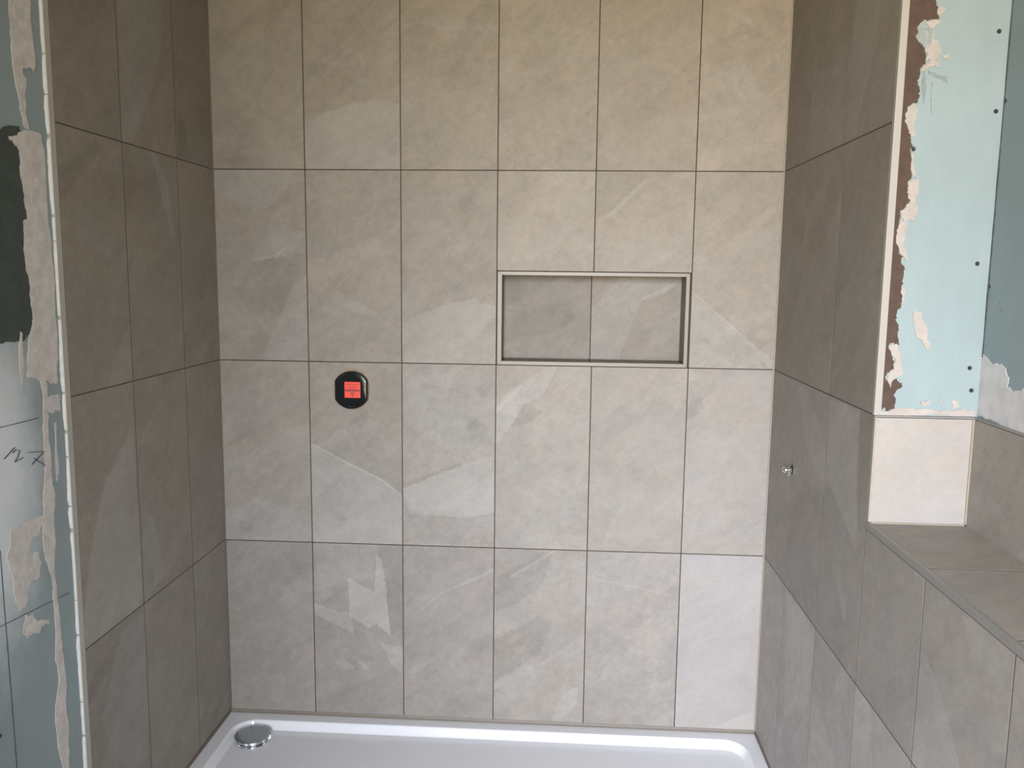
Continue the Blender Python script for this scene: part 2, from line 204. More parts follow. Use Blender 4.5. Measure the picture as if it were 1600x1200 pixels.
LINES = [('Lb', [(-1.1166, 1.1763), (-1.0611, 1.176), (-0.938, 1.1741)]), ('Lb', [(-1.1574, 0.7839), (-1.102, 0.7791), (-0.8668, 0.7575)]), ('Lb', [(-1.0863, 0.9316), (-1.0866, 0.872), (-1.0821, 0.4485)]), ('Lb', [(-1.0562, 1.1113), (-1.0228, 1.1279)]), ('Lb', [(-1.0299, 1.1174), (-1.0213, 1.1223), (-1.0075, 1.118), (-1.0149, 1.1062), (-1.0259, 1.0979), (-0.9969, 1.1008)]), ('Lb', [(-0.9814, 1.1083), (-0.9254, 1.0991), (-0.9464, 1.091), (-0.9714, 1.0801)]), ('Lb', [(-0.9637, 1.0921), (-0.9242, 1.0663)])]
SCREWS = [('E', 1.6641, 1.9786), ('E', 1.6709, 1.8251), ('E', 1.5147, 1.7509), ('E', 1.6595, 1.5223), ('E', 1.6616, 1.3065), ('E', 1.6687, 1.2594), ('O', 0.8489, 1.8438), ('O', 0.8485, 1.4756), ('Lb', -1.1247, 0.5585)]

# ------------------------------------------------------------------ node helpers
def new_mat(name):
    m = bpy.data.materials.new(name)
    m.use_nodes = True
    m.node_tree.nodes.clear()
    return m

def N(nt, kind, **kw):
    n = nt.nodes.new('ShaderNode' + kind)
    for k, v in kw.items():
        setattr(n, k, v)
    return n

def put(nt, sock, v):
    if isinstance(v, bpy.types.NodeSocket):
        nt.links.new(v, sock)
    else:
        sock.default_value = v

def math_(nt, op, a, b=0.0, c=None, clamp=False):
    n = N(nt, 'Math', operation=op, use_clamp=clamp)
    put(nt, n.inputs[0], a); put(nt, n.inputs[1], b)
    if c is not None: put(nt, n.inputs[2], c)
    return n.outputs[0]

def vmath(nt, op, a, b=None):
    n = N(nt, 'VectorMath', operation=op)
    put(nt, n.inputs[0], a)
    if b is not None: put(nt, n.inputs[1], b)
    return n.outputs[1] if op in ('DOT_PRODUCT', 'LENGTH') else n.outputs[0]

def vscale(nt, a, s):
    n = N(nt, 'VectorMath', operation='SCALE')
    put(nt, n.inputs[0], a); put(nt, n.inputs['Scale'], s)
    return n.outputs[0]

def noise(nt, vec, scale, detail=3.0, rough=0.5, dist=0.0, color=False):
    n = N(nt, 'TexNoise')
    put(nt, n.inputs['Vector'], vec)
    n.inputs['Scale'].default_value = scale
    n.inputs['Detail'].default_value = detail
    n.inputs['Roughness'].default_value = rough
    n.inputs['Distortion'].default_value = dist
    return n.outputs[1] if color else n.outputs[0]

def maprange(nt, v, a, b, c=0.0, d=1.0, smooth=True):
    n = N(nt, 'MapRange')
    n.interpolation_type = 'SMOOTHSTEP' if smooth else 'LINEAR'
    put(nt, n.inputs[0], v)
    for i, x in enumerate((a, b, c, d)): put(nt, n.inputs[i + 1], x)
    return n.outputs[0]

def mixc(nt, f, a, b, mode='MIX'):
    n = N(nt, 'Mix', data_type='RGBA', blend_type=mode)
    put(nt, n.inputs[0], f)
    for i, x in ((6, a), (7, b)):
        put(nt, n.inputs[i], x if isinstance(x, bpy.types.NodeSocket) else (*x, 1) if len(x) == 3 else x)
    return n.outputs[2]

def finish(m, color, rough, height=None, hdist=0.001, metallic=0.0, spec=0.5, coat=0.0):
    nt = m.node_tree
    b = N(nt, 'BsdfPrincipled')
    put(nt, b.inputs['Base Color'], color if isinstance(color, bpy.types.NodeSocket) else (*color, 1))
    put(nt, b.inputs['Roughness'], rough)
    b.inputs['Metallic'].default_value = metallic
    b.inputs['Specular IOR Level'].default_value = spec
    b.inputs['Coat Weight'].default_value = coat
    b.inputs['Coat Roughness'].default_value = 0.08
    if height is not None:
        bp = N(nt, 'Bump')
        bp.inputs['Strength'].default_value = 0.6
        bp.inputs['Distance'].default_value = hdist
        nt.links.new(height, bp.inputs['Height'])
        nt.links.new(bp.outputs[0], b.inputs['Normal'])
    o = N(nt, 'OutputMaterial')
    nt.links.new(b.outputs[0], o.inputs[0])
    return m

def simple(name, color, rough, var=0.06, scale=30.0, metallic=0.0, spec=0.5, bump=0.0, coat=0.0):
    m = new_mat(name)
    nt = m.node_tree
    t = N(nt, 'TexCoord')
    n = noise(nt, t.outputs['Object'], scale, 4.0, 0.6)
    f = maprange(nt, n, 0.3, 0.7, 1 - var, 1 + var, False)
    cc = N(nt, 'CombineXYZ')
    for i in range(3): nt.links.new(math_(nt, 'MULTIPLY', f, color[i]), cc.inputs[i])
    return finish(m, cc.outputs[0], rough, n if bump else None, bump, metallic, spec, coat)

# ------------------------------------------------------------------ slate look porcelain: one shared group
STONE = (0.238, 0.213, 0.187)
def stone_group():
    g = bpy.data.node_groups.new('slate_look', 'ShaderNodeTree')
    for s in ('Factor', 'Height'): g.interface.new_socket(s, in_out='OUTPUT', socket_type='NodeSocketFloat')
    g.interface.new_socket('Warmth', in_out='OUTPUT', socket_type='NodeSocketFloat')
    g.interface.new_socket('Warped', in_out='OUTPUT', socket_type='NodeSocketVector')
    out = g.nodes.new('NodeGroupOutput')
    t = N(g, 'TexCoord')
    at = N(g, 'Attribute', attribute_type='OBJECT', attribute_name='seed')
    sv = N(g, 'CombineXYZ')
    for i, k in enumerate((3.17, 5.71, 1.93)): g.links.new(math_(g, 'MULTIPLY', at.outputs['Fac'], k), sv.inputs[i])
    p = vmath(g, 'ADD', t.outputs['Object'], sv.outputs[0])
    ca, sa = math.cos(math.radians(38)), math.sin(math.radians(38))
    dv = N(g, 'CombineXYZ')          # stretched along the cleft direction of the slate, 38 degrees up to the right
    g.links.new(math_(g, 'MULTIPLY', vmath(g, 'DOT_PRODUCT', p, (ca, sa, 0)), 0.55), dv.inputs[0])
    g.links.new(math_(g, 'MULTIPLY', vmath(g, 'DOT_PRODUCT', p, (-sa, ca, 0)), 1.5), dv.inputs[1])
    pd = dv.outputs[0]
    big = noise(g, p, 6.0, 5.0, 0.55, 0.4)
    flow = noise(g, pd, 8.0, 6.0, 0.62, 1.0)
    plate = maprange(g, noise(g, pd, 3.2, 5.0, 0.55, 1.4), 0.47, 0.50)        # cleft edge between two layers
    plate2 = maprange(g, noise(g, vmath(g, 'ADD', pd, (7.3, 2.1, 4.4)), 4.5, 6.0, 0.58, 0.8), 0.60, 0.625)
    fine = noise(g, p, 40.0, 6.0, 0.72)
    cloud = maprange(g, noise(g, p, 13.0, 8.0, 0.70, 0.3), 0.47, 0.56)
    grain = noise(g, p, 210.0, 3.0, 0.65)
    f = math_(g, 'MULTIPLY_ADD', maprange(g, big, 0.3, 0.7, -1, 1, False), 0.05, 0.955)
    f = math_(g, 'MULTIPLY_ADD', maprange(g, flow, 0.3, 0.7, -1, 1, False), 0.06, f)
    f = math_(g, 'MULTIPLY_ADD', plate, 0.05, f)
    f = math_(g, 'MULTIPLY_ADD', plate2, 0.06, f)
    f = math_(g, 'MULTIPLY_ADD', cloud, 0.055, f)
    f = math_(g, 'MULTIPLY_ADD', maprange(g, fine, 0.3, 0.7, -1, 1, False), 0.085, f)
    f = math_(g, 'MULTIPLY_ADD', maprange(g, grain, 0.3, 0.7, -1, 1, False), 0.06, f)
    dark = maprange(g, noise(g, p, 42.0, 4.0, 0.75), 0.66, 0.74)              # small darker pits
    light = maprange(g, noise(g, vmath(g, 'ADD', p, (3.1, 8.7, 1.3)), 60.0, 4.0, 0.75), 0.68, 0.75)
    patch = maprange(g, flow, 0.45, 0.65)
    f = math_(g, 'SUBTRACT', f, math_(g, 'MULTIPLY', math_(g, 'MULTIPLY', dark, patch), 0.26))
    f = math_(g, 'ADD', f, math_(g, 'MULTIPLY', light, 0.12))
    g.links.new(f, out.inputs['Factor'])
    h = math_(g, 'MULTIPLY_ADD', fine, 0.4, math_(g, 'MULTIPLY_ADD', plate, 0.35, flow))
    g.links.new(h, out.inputs['Height'])
    wm = noise(g, p, 9.0, 4.0, 0.6, 0.6)
    g.links.new(maprange(g, wm, 0.36, 0.64), out.inputs['Warmth'])
    # warp field for the drawn clefts
    a = vmath(g, 'SUBTRACT', noise(g, p, 28.0, 3.0, 0.6, color=True), (0.5, 0.5, 0.5))
    b = vmath(g, 'SUBTRACT', noise(g, p, 95.0, 3.0, 0.65, color=True), (0.5, 0.5, 0.5))
    wv = vmath(g, 'ADD', vscale(g, a, 2.6), vscale(g, b, 2.3))
    g.links.new(wv, out.inputs['Warped'])
    return g
STONE_G = stone_group()

def convex(poly):
    a = sum(poly[i][0] * poly[(i + 1) % len(poly)][1] - poly[(i + 1) % len(poly)][0] * poly[i][1] for i in range(len(poly)))
    return poly if a > 0 else poly[::-1]

def hull(pts):
    pts = sorted(set(pts))
    def half(ps):
        h = []
        for p in ps:
            while len(h) > 1 and (h[-1][0]-h[-2][0])*(p[1]-h[-2][1]) - (h[-1][1]-h[-2][1])*(p[0]-h[-2][0]) <= 0: h.pop()
            h.append(p)
        return h
    a, b = half(pts), half(pts[::-1])
    return a[:-1] + b[:-1]

def tile_material(name, patches=()):
    """patches: (amount, softness, warp, convex outline in the tile's own metres)"""
    m = new_mat(name)
    nt = m.node_tree
    g = N(nt, 'Group'); g.node_tree = STONE_G
    f = g.outputs['Factor']
    tone = N(nt, 'Attribute', attribute_type='OBJECT', attribute_name='tone')
    ct = N(nt, 'Attribute', attribute_type='OBJECT', attribute_name='contrast')
    f = math_(nt, 'MULTIPLY_ADD', math_(nt, 'SUBTRACT', f, 1.0), ct.outputs['Fac'], 1.0)
    f = math_(nt, 'MULTIPLY', f, tone.outputs['Fac'])
    h = g.outputs['Height']
    cool = None
    if patches:
        t = N(nt, 'TexCoord')
        merged = {}
        for amt, soft, warp, poly in patches: merged.setdefault(amt, []).append((soft, warp, poly))
        for amt, parts in merged.items():
            un = None
            soft = min(q[0] for q in parts)
            for _, warp, poly in parts:
                q = vmath(nt, 'ADD', t.outputs['Object'], vscale(nt, g.outputs['Warped'], warp))
                xy1 = vmath(nt, 'ADD', vmath(nt, 'MULTIPLY', q, (1, 1, 0)), (0, 0, 1))
                poly = hull(poly)
                sd = None
                for i in range(len(poly)):
                    (x0, y0), (x1, y1) = poly[i], poly[(i + 1) % len(poly)]
                    l = math.hypot(x1 - x0, y1 - y0)
                    if l < 1e-5: continue
                    nx, ny = (y1 - y0) / l, -(x1 - x0) / l
                    d = vmath(nt, 'DOT_PRODUCT', xy1, (nx, ny, -(nx * x0 + ny * y0)))
                    sd = d if sd is None else math_(nt, 'MAXIMUM', sd, d)
                un = sd if un is None else math_(nt, 'MINIMUM', un, sd)
            if amt in (0.17, 0.13): un, amt = math_(nt, 'ADD', un, 0.0012), amt * 0.7      # hairline veins
            amt *= 1.2 if amt > 0 else 1.4
            mask = maprange(nt, un, soft, -soft)
            f = math_(nt, 'MULTIPLY_ADD', mask, amt, f)
            if amt > 0.07 and soft < 0.0045:
                rim = maprange(nt, math_(nt, 'ABSOLUTE', un), 0.0035, 0.0)     # pale chipped rim of a cleft
                f = math_(nt, 'MULTIPLY_ADD', math_(nt, 'MULTIPLY', rim, g.outputs['Warmth']), amt * 0.4, f)
            h = math_(nt, 'MULTIPLY_ADD', mask, amt * 3, h)
            if amt > 0.05:
                cool = mask if cool is None else math_(nt, 'MAXIMUM', cool, mask)
    warm = mixc(nt, g.outputs['Warmth'], (1.012, 0.996, 0.975), (0.99, 1.004, 1.018))
    ca = N(nt, 'Attribute', attribute_type='OBJECT', attribute_name='cool')
    warm = mixc(nt, 1.0, warm, mixc(nt, ca.outputs['Fac'], (1.03, 1.0, 0.93), (0.965, 0.985, 1.06)), 'MULTIPLY')
    if cool is not None:
        warm = mixc(nt, math_(nt, 'MULTIPLY', cool, 0.7), warm, (0.97, 1.005, 1.05))
    col = mixc(nt, 1.0, STONE, warm, 'MULTIPLY')
    cc = N(nt, 'VectorMath', operation='SCALE')
    nt.links.new(col, cc.inputs[0]); nt.links.new(f, cc.inputs['Scale'])
    return finish(m, cc.outputs[0], 0.58, h, 0.0006, spec=0.25)

# ------------------------------------------------------------------ mesh helpers
def mesh_obj(name, verts, faces, mat, parent=None, smooth=False):
    me = bpy.data.meshes.new(name)
    me.from_pydata([tuple(v) for v in verts], [], faces)
    bm = bmesh.new(); bm.from_mesh(me)
    bmesh.ops.recalc_face_normals(bm, faces=bm.faces)
    bm.to_mesh(me); bm.free()
    if mat: me.materials.append(mat)
    if smooth:
        for p in me.polygons: p.use_smooth = True
    o = bpy.data.objects.new(name, me)
    C.objects.link(o)
    if parent: o.parent = parent
    return o

def from_bm(name, bm, mat, parent=None, smooth=False, loc=None):
    bmesh.ops.recalc_face_normals(bm, faces=bm.faces)
    me = bpy.data.meshes.new(name)
    bm.to_mesh(me); bm.free()
    if mat: me.materials.append(mat)
    if smooth:
        for p in me.polygons: p.use_smooth = True
    o = bpy.data.objects.new(name, me)
    C.objects.link(o)
    if parent: o.parent = parent
    if loc: o.location = loc
    return o

BOXF = [(0, 1, 2, 3), (7, 6, 5, 4), (0, 4, 5, 1), (1, 5, 6, 2), (2, 6, 7, 3), (3, 7, 4, 0)]
def boxes(lst):
    v, f = [], []
    for x0, x1, y0, y1, z0, z1 in lst:
        n = len(v)
        v += [(x0, y0, z0), (x1, y0, z0), (x1, y1, z0), (x0, y1, z0), (x0, y0, z1), (x1, y0, z1), (x1, y1, z1), (x0, y1, z1)]
        f += [tuple(i + n for i in q) for q in BOXF]
    return v, f

def box_obj(name, lst, mat, parent=None, bevel=0.0):
    v, f = boxes(lst if isinstance(lst, list) else [lst])
    o = mesh_obj(name, v, f, mat, parent)
    if bevel:
        bm = bmesh.new(); bm.from_mesh(o.data)
        bmesh.ops.bevel(bm, geom=list(bm.edges), offset=bevel, segments=2, affect='EDGES', profile=0.5)
        bm.to_mesh(o.data); bm.free()
    return o

def structure(o):
    o['kind'] = 'structure'
    return o

_tile_mesh = {}
def tile_mesh(w_, h_, th):
    key = (round(w_, 5), round(h_, 5), th)
    if key in _tile_mesh: return _tile_mesh[key]
    b = 0.0002
    v = [(0, 0, -th), (w_, 0, -th), (w_, h_, -th), (0, h_, -th),
         (0, 0, -b), (w_, 0, -b), (w_, h_, -b), (0, h_, -b),
         (b, b, 0), (w_ - b, b, 0), (w_ - b, h_ - b, 0), (b, h_ - b, 0)]
    f = [(0, 3, 2, 1)]
    for k in (0, 4):
        for i in range(4):
            j = (i + 1) % 4
            f.append((k + i, k + j, k + 4 + j, k + 4 + i))
    f.append((8, 9, 10, 11))
    me = bpy.data.meshes.new('tile')
    me.from_pydata(v, [], f)
    _tile_mesh[key] = me
    return me

FR = {  # wall plane -> (origin of the plane, u axis, v axis, outward normal)
    'B': (Vector((0, 0, 0)), Vector((1, 0, 0)), Vector((0, 0, 1)), Vector((0, -1, 0))),
    'N': (Vector((0, 0.105, 0)), Vector((1, 0, 0)), Vector((0, 0, 1)), Vector((0, -1, 0))),
    'L': (Vector((XL, 0, 0)), Vector((0, 1, 0)), Vector((0, 0, 1)), Vector((1, 0, 0))),
    'Lb': (Vector((XL - 0.006, 0, 0)), Vector((0, 1, 0)), Vector((0, 0, 1)), Vector((1, 0, 0))),
    'R': (Vector((XR, 0, 0)), Vector((0, -1, 0)), Vector((0, 0, 1)), Vector((-1, 0, 0))),
    'E': (Vector((0, YEND, 0)), Vector((1, 0, 0)), Vector((0, 0, 1)), Vector((0, -1, 0))),
    'O': (Vector((1.685, 0, 0)), Vector((0, -1, 0)), Vector((0, 0, 1)), Vector((-1, 0, 0))),
}
def frame(org, u, v, n, u0, v0, lift=0.0):
    o = org + u * u0 + v * v0 + n * lift
    return Matrix(((u.x, v.x, n.x, o.x), (u.y, v.y, n.y, o.y), (u.z, v.z, n.z, o.z), (0, 0, 0, 1)))

TILE_PLAIN = None
tile_no = [0]
def inside(pt, u0, u1, v0, v1): return u0 <= pt[0] <= u1 and v0 <= pt[1] <= v1
def tile(plane, u0, u1, v0, v1, parent, tone=1.0, fr=None, th=0.008, seed=None, cool=0.45, contrast=1.0):
    """one tile between the given joint lines"""
    global TILE_PLAIN
    org, u, v, n = fr if fr else FR[plane]
    a, b = u0 + G, v0 + G
    w_, h_ = u1 - u0 - 2 * G, v1 - v0 - 2 * G
    mine = []
    for pl, amt, soft, warp, poly in PATCHES:
        if pl != plane: continue
        cx = sum(q[0] for q in poly) / len(poly); cy = sum(q[1] for q in poly) / len(poly)
        if inside((cx, cy), u0, u1, v0, v1):
            mine.append((amt, soft, warp, [(q[0] - a, q[1] - b) for q in poly]))
    if mine:
        mat = tile_material('slate_look_tile', mine)
    else:
        if TILE_PLAIN is None: TILE_PLAIN = tile_material('slate_look_tile')
        mat = TILE_PLAIN
    me = tile_mesh(w_, h_, th)
    if not me.materials: me.materials.append(None)
    o = bpy.data.objects.new('tile', me)
    C.objects.link(o)
    o.parent = parent
    o.matrix_local = frame(org, u, v, n, a, b, random.uniform(-0.00005, 0.0001) if plane in 'LRx' else random.uniform(-0.00025, 0.00025))
    o.material_slots[0].link = 'OBJECT'
    o.material_slots[0].material = mat
    tile_no[0] += 1
    o['seed'] = float(tile_no[0] * 1.37 if seed is None else seed)
    o['tone'] = float(tone)
    o['cool'] = float(cool)
    o['contrast'] = float(contrast)
    return o

# ------------------------------------------------------------------ materials
GROUT = simple('brown_grout', (0.050, 0.034, 0.026), 0.9, 0.2, 60, bump=0.0004)
GROUT_S = simple('fine_brown_grout', (0.055, 0.042, 0.034), 0.9, 0.2, 60, bump=0.0004)
SILICONE = simple('beige_silicone', (0.2369, 0.2016, 0.1562), 0.55, 0.05, 40)
SILICONE_D = simple('taupe_silicone', (0.1361, 0.1134, 0.0907), 0.55, 0.08, 40)
TRIM_CREAM = simple('cream_tile_trim', (0.2621, 0.2369, 0.194), 0.42, 0.03, 12)
TRIM_GREY = simple('grey_tile_trim', (0.1814, 0.1739, 0.1588), 0.35, 0.03, 12, spec=0.6)
TRIM_WHITE = simple('pale_tile_trim', (0.2822, 0.2621, 0.2369), 0.4, 0.03, 12)
WHITE_BEAD = simple('white_adhesive', (0.58, 0.57, 0.555), 0.7, 0.08, 60, bump=0.0006)
RENDER_M = simple('rough_render', (0.20, 0.19, 0.175), 0.9, 0.08, 8, bump=0.001)
CEIL_M = simple('white_ceiling_paint', (0.40, 0.385, 0.36), 0.85, 0.03, 5)
FLOOR_M = simple('grey_screed', (0.13, 0.12, 0.11), 0.85, 0.1, 9, bump=0.001)
CHROME = simple('chrome', (0.82, 0.83, 0.85), 0.07, 0.02, 20, metallic=1.0)
CHROME_C = simple('bluish_chrome', (0.60, 0.68, 0.76), 0.2, 0.04, 60, metallic=1.0)
CHROME_B = simple('brushed_chrome', (0.72, 0.73, 0.75), 0.22, 0.04, 60, metallic=1.0)
DARK = simple('dark_gap', (0.015, 0.014, 0.013), 0.8, 0.1, 30)
ACRYLIC = simple('white_acrylic', (0.6048, 0.6048, 0.6336), 0.13, 0.012, 3, spec=0.55)
BLACKP = simple('glossy_black_plastic', (0.006, 0.0065, 0.007), 0.16, 0.1, 30, spec=0.55)
RED = simple('fluorescent_red_paper', (0.7, 0.06, 0.032), 0.5, 0.02, 40)
INK = simple('black_ink', (0.02, 0.012, 0.012), 0.6, 0.05, 40)
PLASTER = simple('pink_plaster', (0.305, 0.272, 0.25), 0.85, 0.12, 45, bump=0.001)
TRIM_CREAM_LIT = simple('cream_tile_trim_lit', (0.35, 0.328, 0.285), 0.42, 0.03, 12)  # cream trim brightened for the dim left side, light put into its colour
PLASTER_LIT = simple('pink_plaster_lit', (0.50, 0.458, 0.43), 0.85, 0.16, 45, bump=0.001)  # lighter plaster copy for the left board, missing light put into its colour
TRIM_NICHE = simple('greige_tile_trim', (0.190, 0.171, 0.142), 0.42, 0.03, 12)
PALE = simple('pale_skim', (0.46, 0.445, 0.445), 0.8, 0.12, 28, bump=0.0006)
GREYSM = simple('grey_skim', (0.2117, 0.2369, 0.2318), 0.85, 0.22, 90, bump=0.0006)
ADHESIVE = simple('brown_adhesive', (0.056, 0.033, 0.0235), 0.85, 0.16, 55, bump=0.0012)
SCREW_M = simple('black_screw', (0.012, 0.012, 0.014), 0.45, 0.1, 60)
PENCIL = simple('pencil_graphite', (0.06, 0.075, 0.085), 0.5, 0.2, 200)

def board_material(name, base, sheen):
    m = new_mat(name)
    nt = m.node_tree
    t = N(nt, 'TexCoord')
    p = t.outputs['Object']
    n1 = noise(nt, p, 5.0, 5.0, 0.6)
    n2 = noise(nt, vmath(nt, 'MULTIPLY', p, (1, 1, 0.25)), 38.0, 5.0, 0.6)
    n3 = noise(nt, p, 420.0, 2.0, 0.6)
    f = math_(nt, 'MULTIPLY_ADD', maprange(nt, n1, 0.3, 0.7, -1, 1, False), 0.05, 1.0)
    f = math_(nt, 'MULTIPLY_ADD', maprange(nt, n2, 0.3, 0.7, -1, 1, False), 0.025, f)
    f = math_(nt, 'MULTIPLY_ADD', maprange(nt, n3, 0.3, 0.7, -1, 1, False), 0.025, f)
    cc = N(nt, 'VectorMath', operation='SCALE')
    cc.inputs[0].default_value = base
    nt.links.new(f, cc.inputs['Scale'])
    scuff = maprange(nt, noise(nt, p, 24.0, 6.0, 0.7), 0.66, 0.72)
    col = mixc(nt, math_(nt, 'MULTIPLY', scuff, 0.35), cc.outputs[0], (0.36, 0.36, 0.35))
    if sheen:      # pale gloss sheen painted into the colour, around (y, z) on the left board
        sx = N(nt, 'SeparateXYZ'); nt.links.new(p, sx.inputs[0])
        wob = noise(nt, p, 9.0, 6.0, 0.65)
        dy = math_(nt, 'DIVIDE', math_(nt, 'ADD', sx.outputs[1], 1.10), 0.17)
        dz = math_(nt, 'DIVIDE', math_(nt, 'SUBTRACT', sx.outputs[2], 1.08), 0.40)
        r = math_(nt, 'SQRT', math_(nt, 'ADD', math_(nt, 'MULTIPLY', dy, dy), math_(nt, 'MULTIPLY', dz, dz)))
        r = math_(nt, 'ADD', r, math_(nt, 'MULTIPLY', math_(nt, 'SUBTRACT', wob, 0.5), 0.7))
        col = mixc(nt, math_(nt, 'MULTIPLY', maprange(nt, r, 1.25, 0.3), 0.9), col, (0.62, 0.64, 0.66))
    return finish(m, col, 0.62, n3, 0.0002, spec=0.35)
BOARD = board_material('blue_green_plasterboard', (0.202, 0.250, 0.262), False)
BOARD_L = board_material('blue_green_plasterboard_left', (0.225, 0.268, 0.272), True)  # board colour lightened to offset dim light, gloss sheen painted in
DARKGREEN = simple('dark_green_sealer', (0.035, 0.05, 0.042), 0.5, 0.25, 25, bump=0.0004)

# ------------------------------------------------------------------ the room
floor = structure(box_obj('floor', (-0.75, 2.1, -4.3, 0.3, -0.2, ZF), FLOOR_M))
ceiling = structure(box_obj('ceiling', (-0.75, 2.1, -4.3, 0.3, ZC, ZC + 0.15), CEIL_M))

NX0, NX1, NZ0, NZ1 = 0.6055, 1.2040, 1.2030, 1.4985       # outer edge of the niche trim
ix0, ix1, iz0, iz1 = 0.6205, 1.1915, 1.2160, 1.4860       # its clear opening
ND = 0.105
bx = [(-0.5, NX0, 0.0022, 0.22, ZF, ZC), (NX1, 1.9, 0.0022, 0.22, ZF, ZC),
      (NX0, NX1, 0.0022, 0.22, ZF, NZ0), (NX0, NX1, 0.0022, 0.22, NZ1, ZC), (NX0, NX1, 0.125, 0.22, NZ0, NZ1)]
wall_back = structure(box_obj('wall_back', bx, GROUT))

ZR = [0.0035] + [k * H - 0.0007 for k in (1, 2, 3, 4)] + [ZC]
BX = [XL + 0.0015] + [P * k for k in range(5)] + [XR - 0.0015]
TONES = {   # (column, row) -> lightness of that tile's print
    (0, 0): 0.97, (1, 0): 0.97, (2, 0): 0.97, (3, 0): 1.04, (4, 0): 1.03, (5, 0): 1.24,
    (0, 1): 1.03, (1, 1): 0.99, (2, 1): 1.06, (3, 1): 1.07, (4, 1): 1.06, (5, 1): 1.06,
    (0, 2): 0.96, (1, 2): 0.98, (2, 2): 0.98, (3, 2): 1.12, (4, 2): 1.04, (5, 2): 0.99,
    (0, 3): 1.0, (1, 3): 1.0, (2, 3): 1.0, (3, 3): 1.05, (4, 3): 1.0, (5, 3): 1.04}
COOL = {(5, 0): 1.0, (5, 1): 0.68, (0, 1): 0.42, (1, 1): 0.46, (3, 0): 0.5, (2, 1): 0.58}
for r in range(5):
    for c in range(6):
        v0 = ZR[r]
        if r == 2 and c in (3, 4): v0 = NZ1
        tile('B', BX[c], BX[c + 1], v0, ZR[r + 1], wall_back, TONES.get((c, r), 1.0), cool=COOL.get((c, r), (0.66, 0.52, 0.44, 0.40, 0.4)[r]), contrast={(5, 0): 0.5, (5, 1): 0.75, (4, 1): 0.85}.get((c, r), 1.0))  # lower rows cooler: sky light's tint put into the tile colour

# silicone in the corners and along the tray
box_obj('corner_sealant', [(XL - 0.001, XL + 0.0025, -0.0025, 0.003, 0.0, ZC)], SILICONE_D, wall_back)
box_obj('corner_sealant', [(XR - 0.0035, XR + 0.001, -0.0035, 0.003, 0.0, ZC)], SILICONE, wall_back)
v, f = [], []
for x in (XL + 0.0005, XR - 0.0005):
    v += [(x, 0.004, 0.0055), (x, -0.001, 0.0055), (x, -0.0035, -0.001), (x, -0.007, -0.0051), (x, 0.004, -0.0051)]
f = [(i, (i + 1) % 5, 5 + (i + 1) % 5, 5 + i) for i in range(5)] + [(0, 1, 2, 3, 4), (9, 8, 7, 6, 5)]
mesh_obj('tray_sealant', v, f, SILICONE_D, wall_back)

# ---- niche, a part of the back wall
niche = box_obj('niche', [(NX0 + .002, NX0 + 0.006, 0.003, 0.124, NZ0 + .002, NZ1 - .002), (NX1 - 0.006, NX1 - .002, 0.003, 0.124, NZ0 + .002, NZ1 - .002),
                          (NX0 + .002, NX1 - .002, 0.003, 0.124, NZ0 + .002, NZ0 + 0.006), (NX0 + .002, NX1 - .002, 0.003, 0.124, NZ1 - 0.006, NZ1 - .002),
                          (NX0 + .002, NX1 - .002, ND + 0.0022, 0.124, NZ0 + .002, NZ1 - .002)], GROUT, wall_back)
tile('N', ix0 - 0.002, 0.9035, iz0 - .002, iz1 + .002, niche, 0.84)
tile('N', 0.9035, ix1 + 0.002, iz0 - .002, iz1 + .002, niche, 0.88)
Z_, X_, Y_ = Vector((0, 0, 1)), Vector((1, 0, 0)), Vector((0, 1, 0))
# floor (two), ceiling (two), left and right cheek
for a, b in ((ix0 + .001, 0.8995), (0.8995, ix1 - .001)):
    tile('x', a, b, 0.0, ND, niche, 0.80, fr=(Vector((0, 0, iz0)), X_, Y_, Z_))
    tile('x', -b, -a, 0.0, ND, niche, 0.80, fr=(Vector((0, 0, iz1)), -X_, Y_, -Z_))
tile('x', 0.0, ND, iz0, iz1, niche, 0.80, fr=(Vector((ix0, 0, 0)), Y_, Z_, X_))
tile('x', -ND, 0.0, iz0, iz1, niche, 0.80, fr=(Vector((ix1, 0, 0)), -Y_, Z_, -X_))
def mitre(o0, o1, i0, i1, name, mat, parent):
    """one mitred bar of the frame: outer edge o0-o1, inner edge i0-i1 (x, z), flush 1 mm proud of the tiles"""
    v = []
    for y in (-0.0012, 0.0085):
        v += [(o0[0], y, o0[1]), (o1[0], y, o1[1]), (i1[0], y, i1[1]), (i0[0], y, i0[1])]
    o = mesh_obj(name, v, BOXF, mat, parent)
    bm = bmesh.new(); bm.from_mesh(o.data)
    bmesh.ops.bevel(bm, geom=list(bm.edges), offset=0.0006, segments=1, affect='EDGES')
    bm.to_mesh(o.data); bm.free()
g = 0.0012
A = [(NX0 + g, NZ0 + g), (NX1 - g, NZ0 + g), (NX1 - g, NZ1 - g), (NX0 + g, NZ1 - g)]
B_ = [(ix0, iz0), (ix1, iz0), (ix1, iz1), (ix0, iz1)]
for i in range(4):
    j = (i + 1) % 4
    mitre(A[i], A[j], B_[i], B_[j], 'frame_trim', TRIM_NICHE, niche)

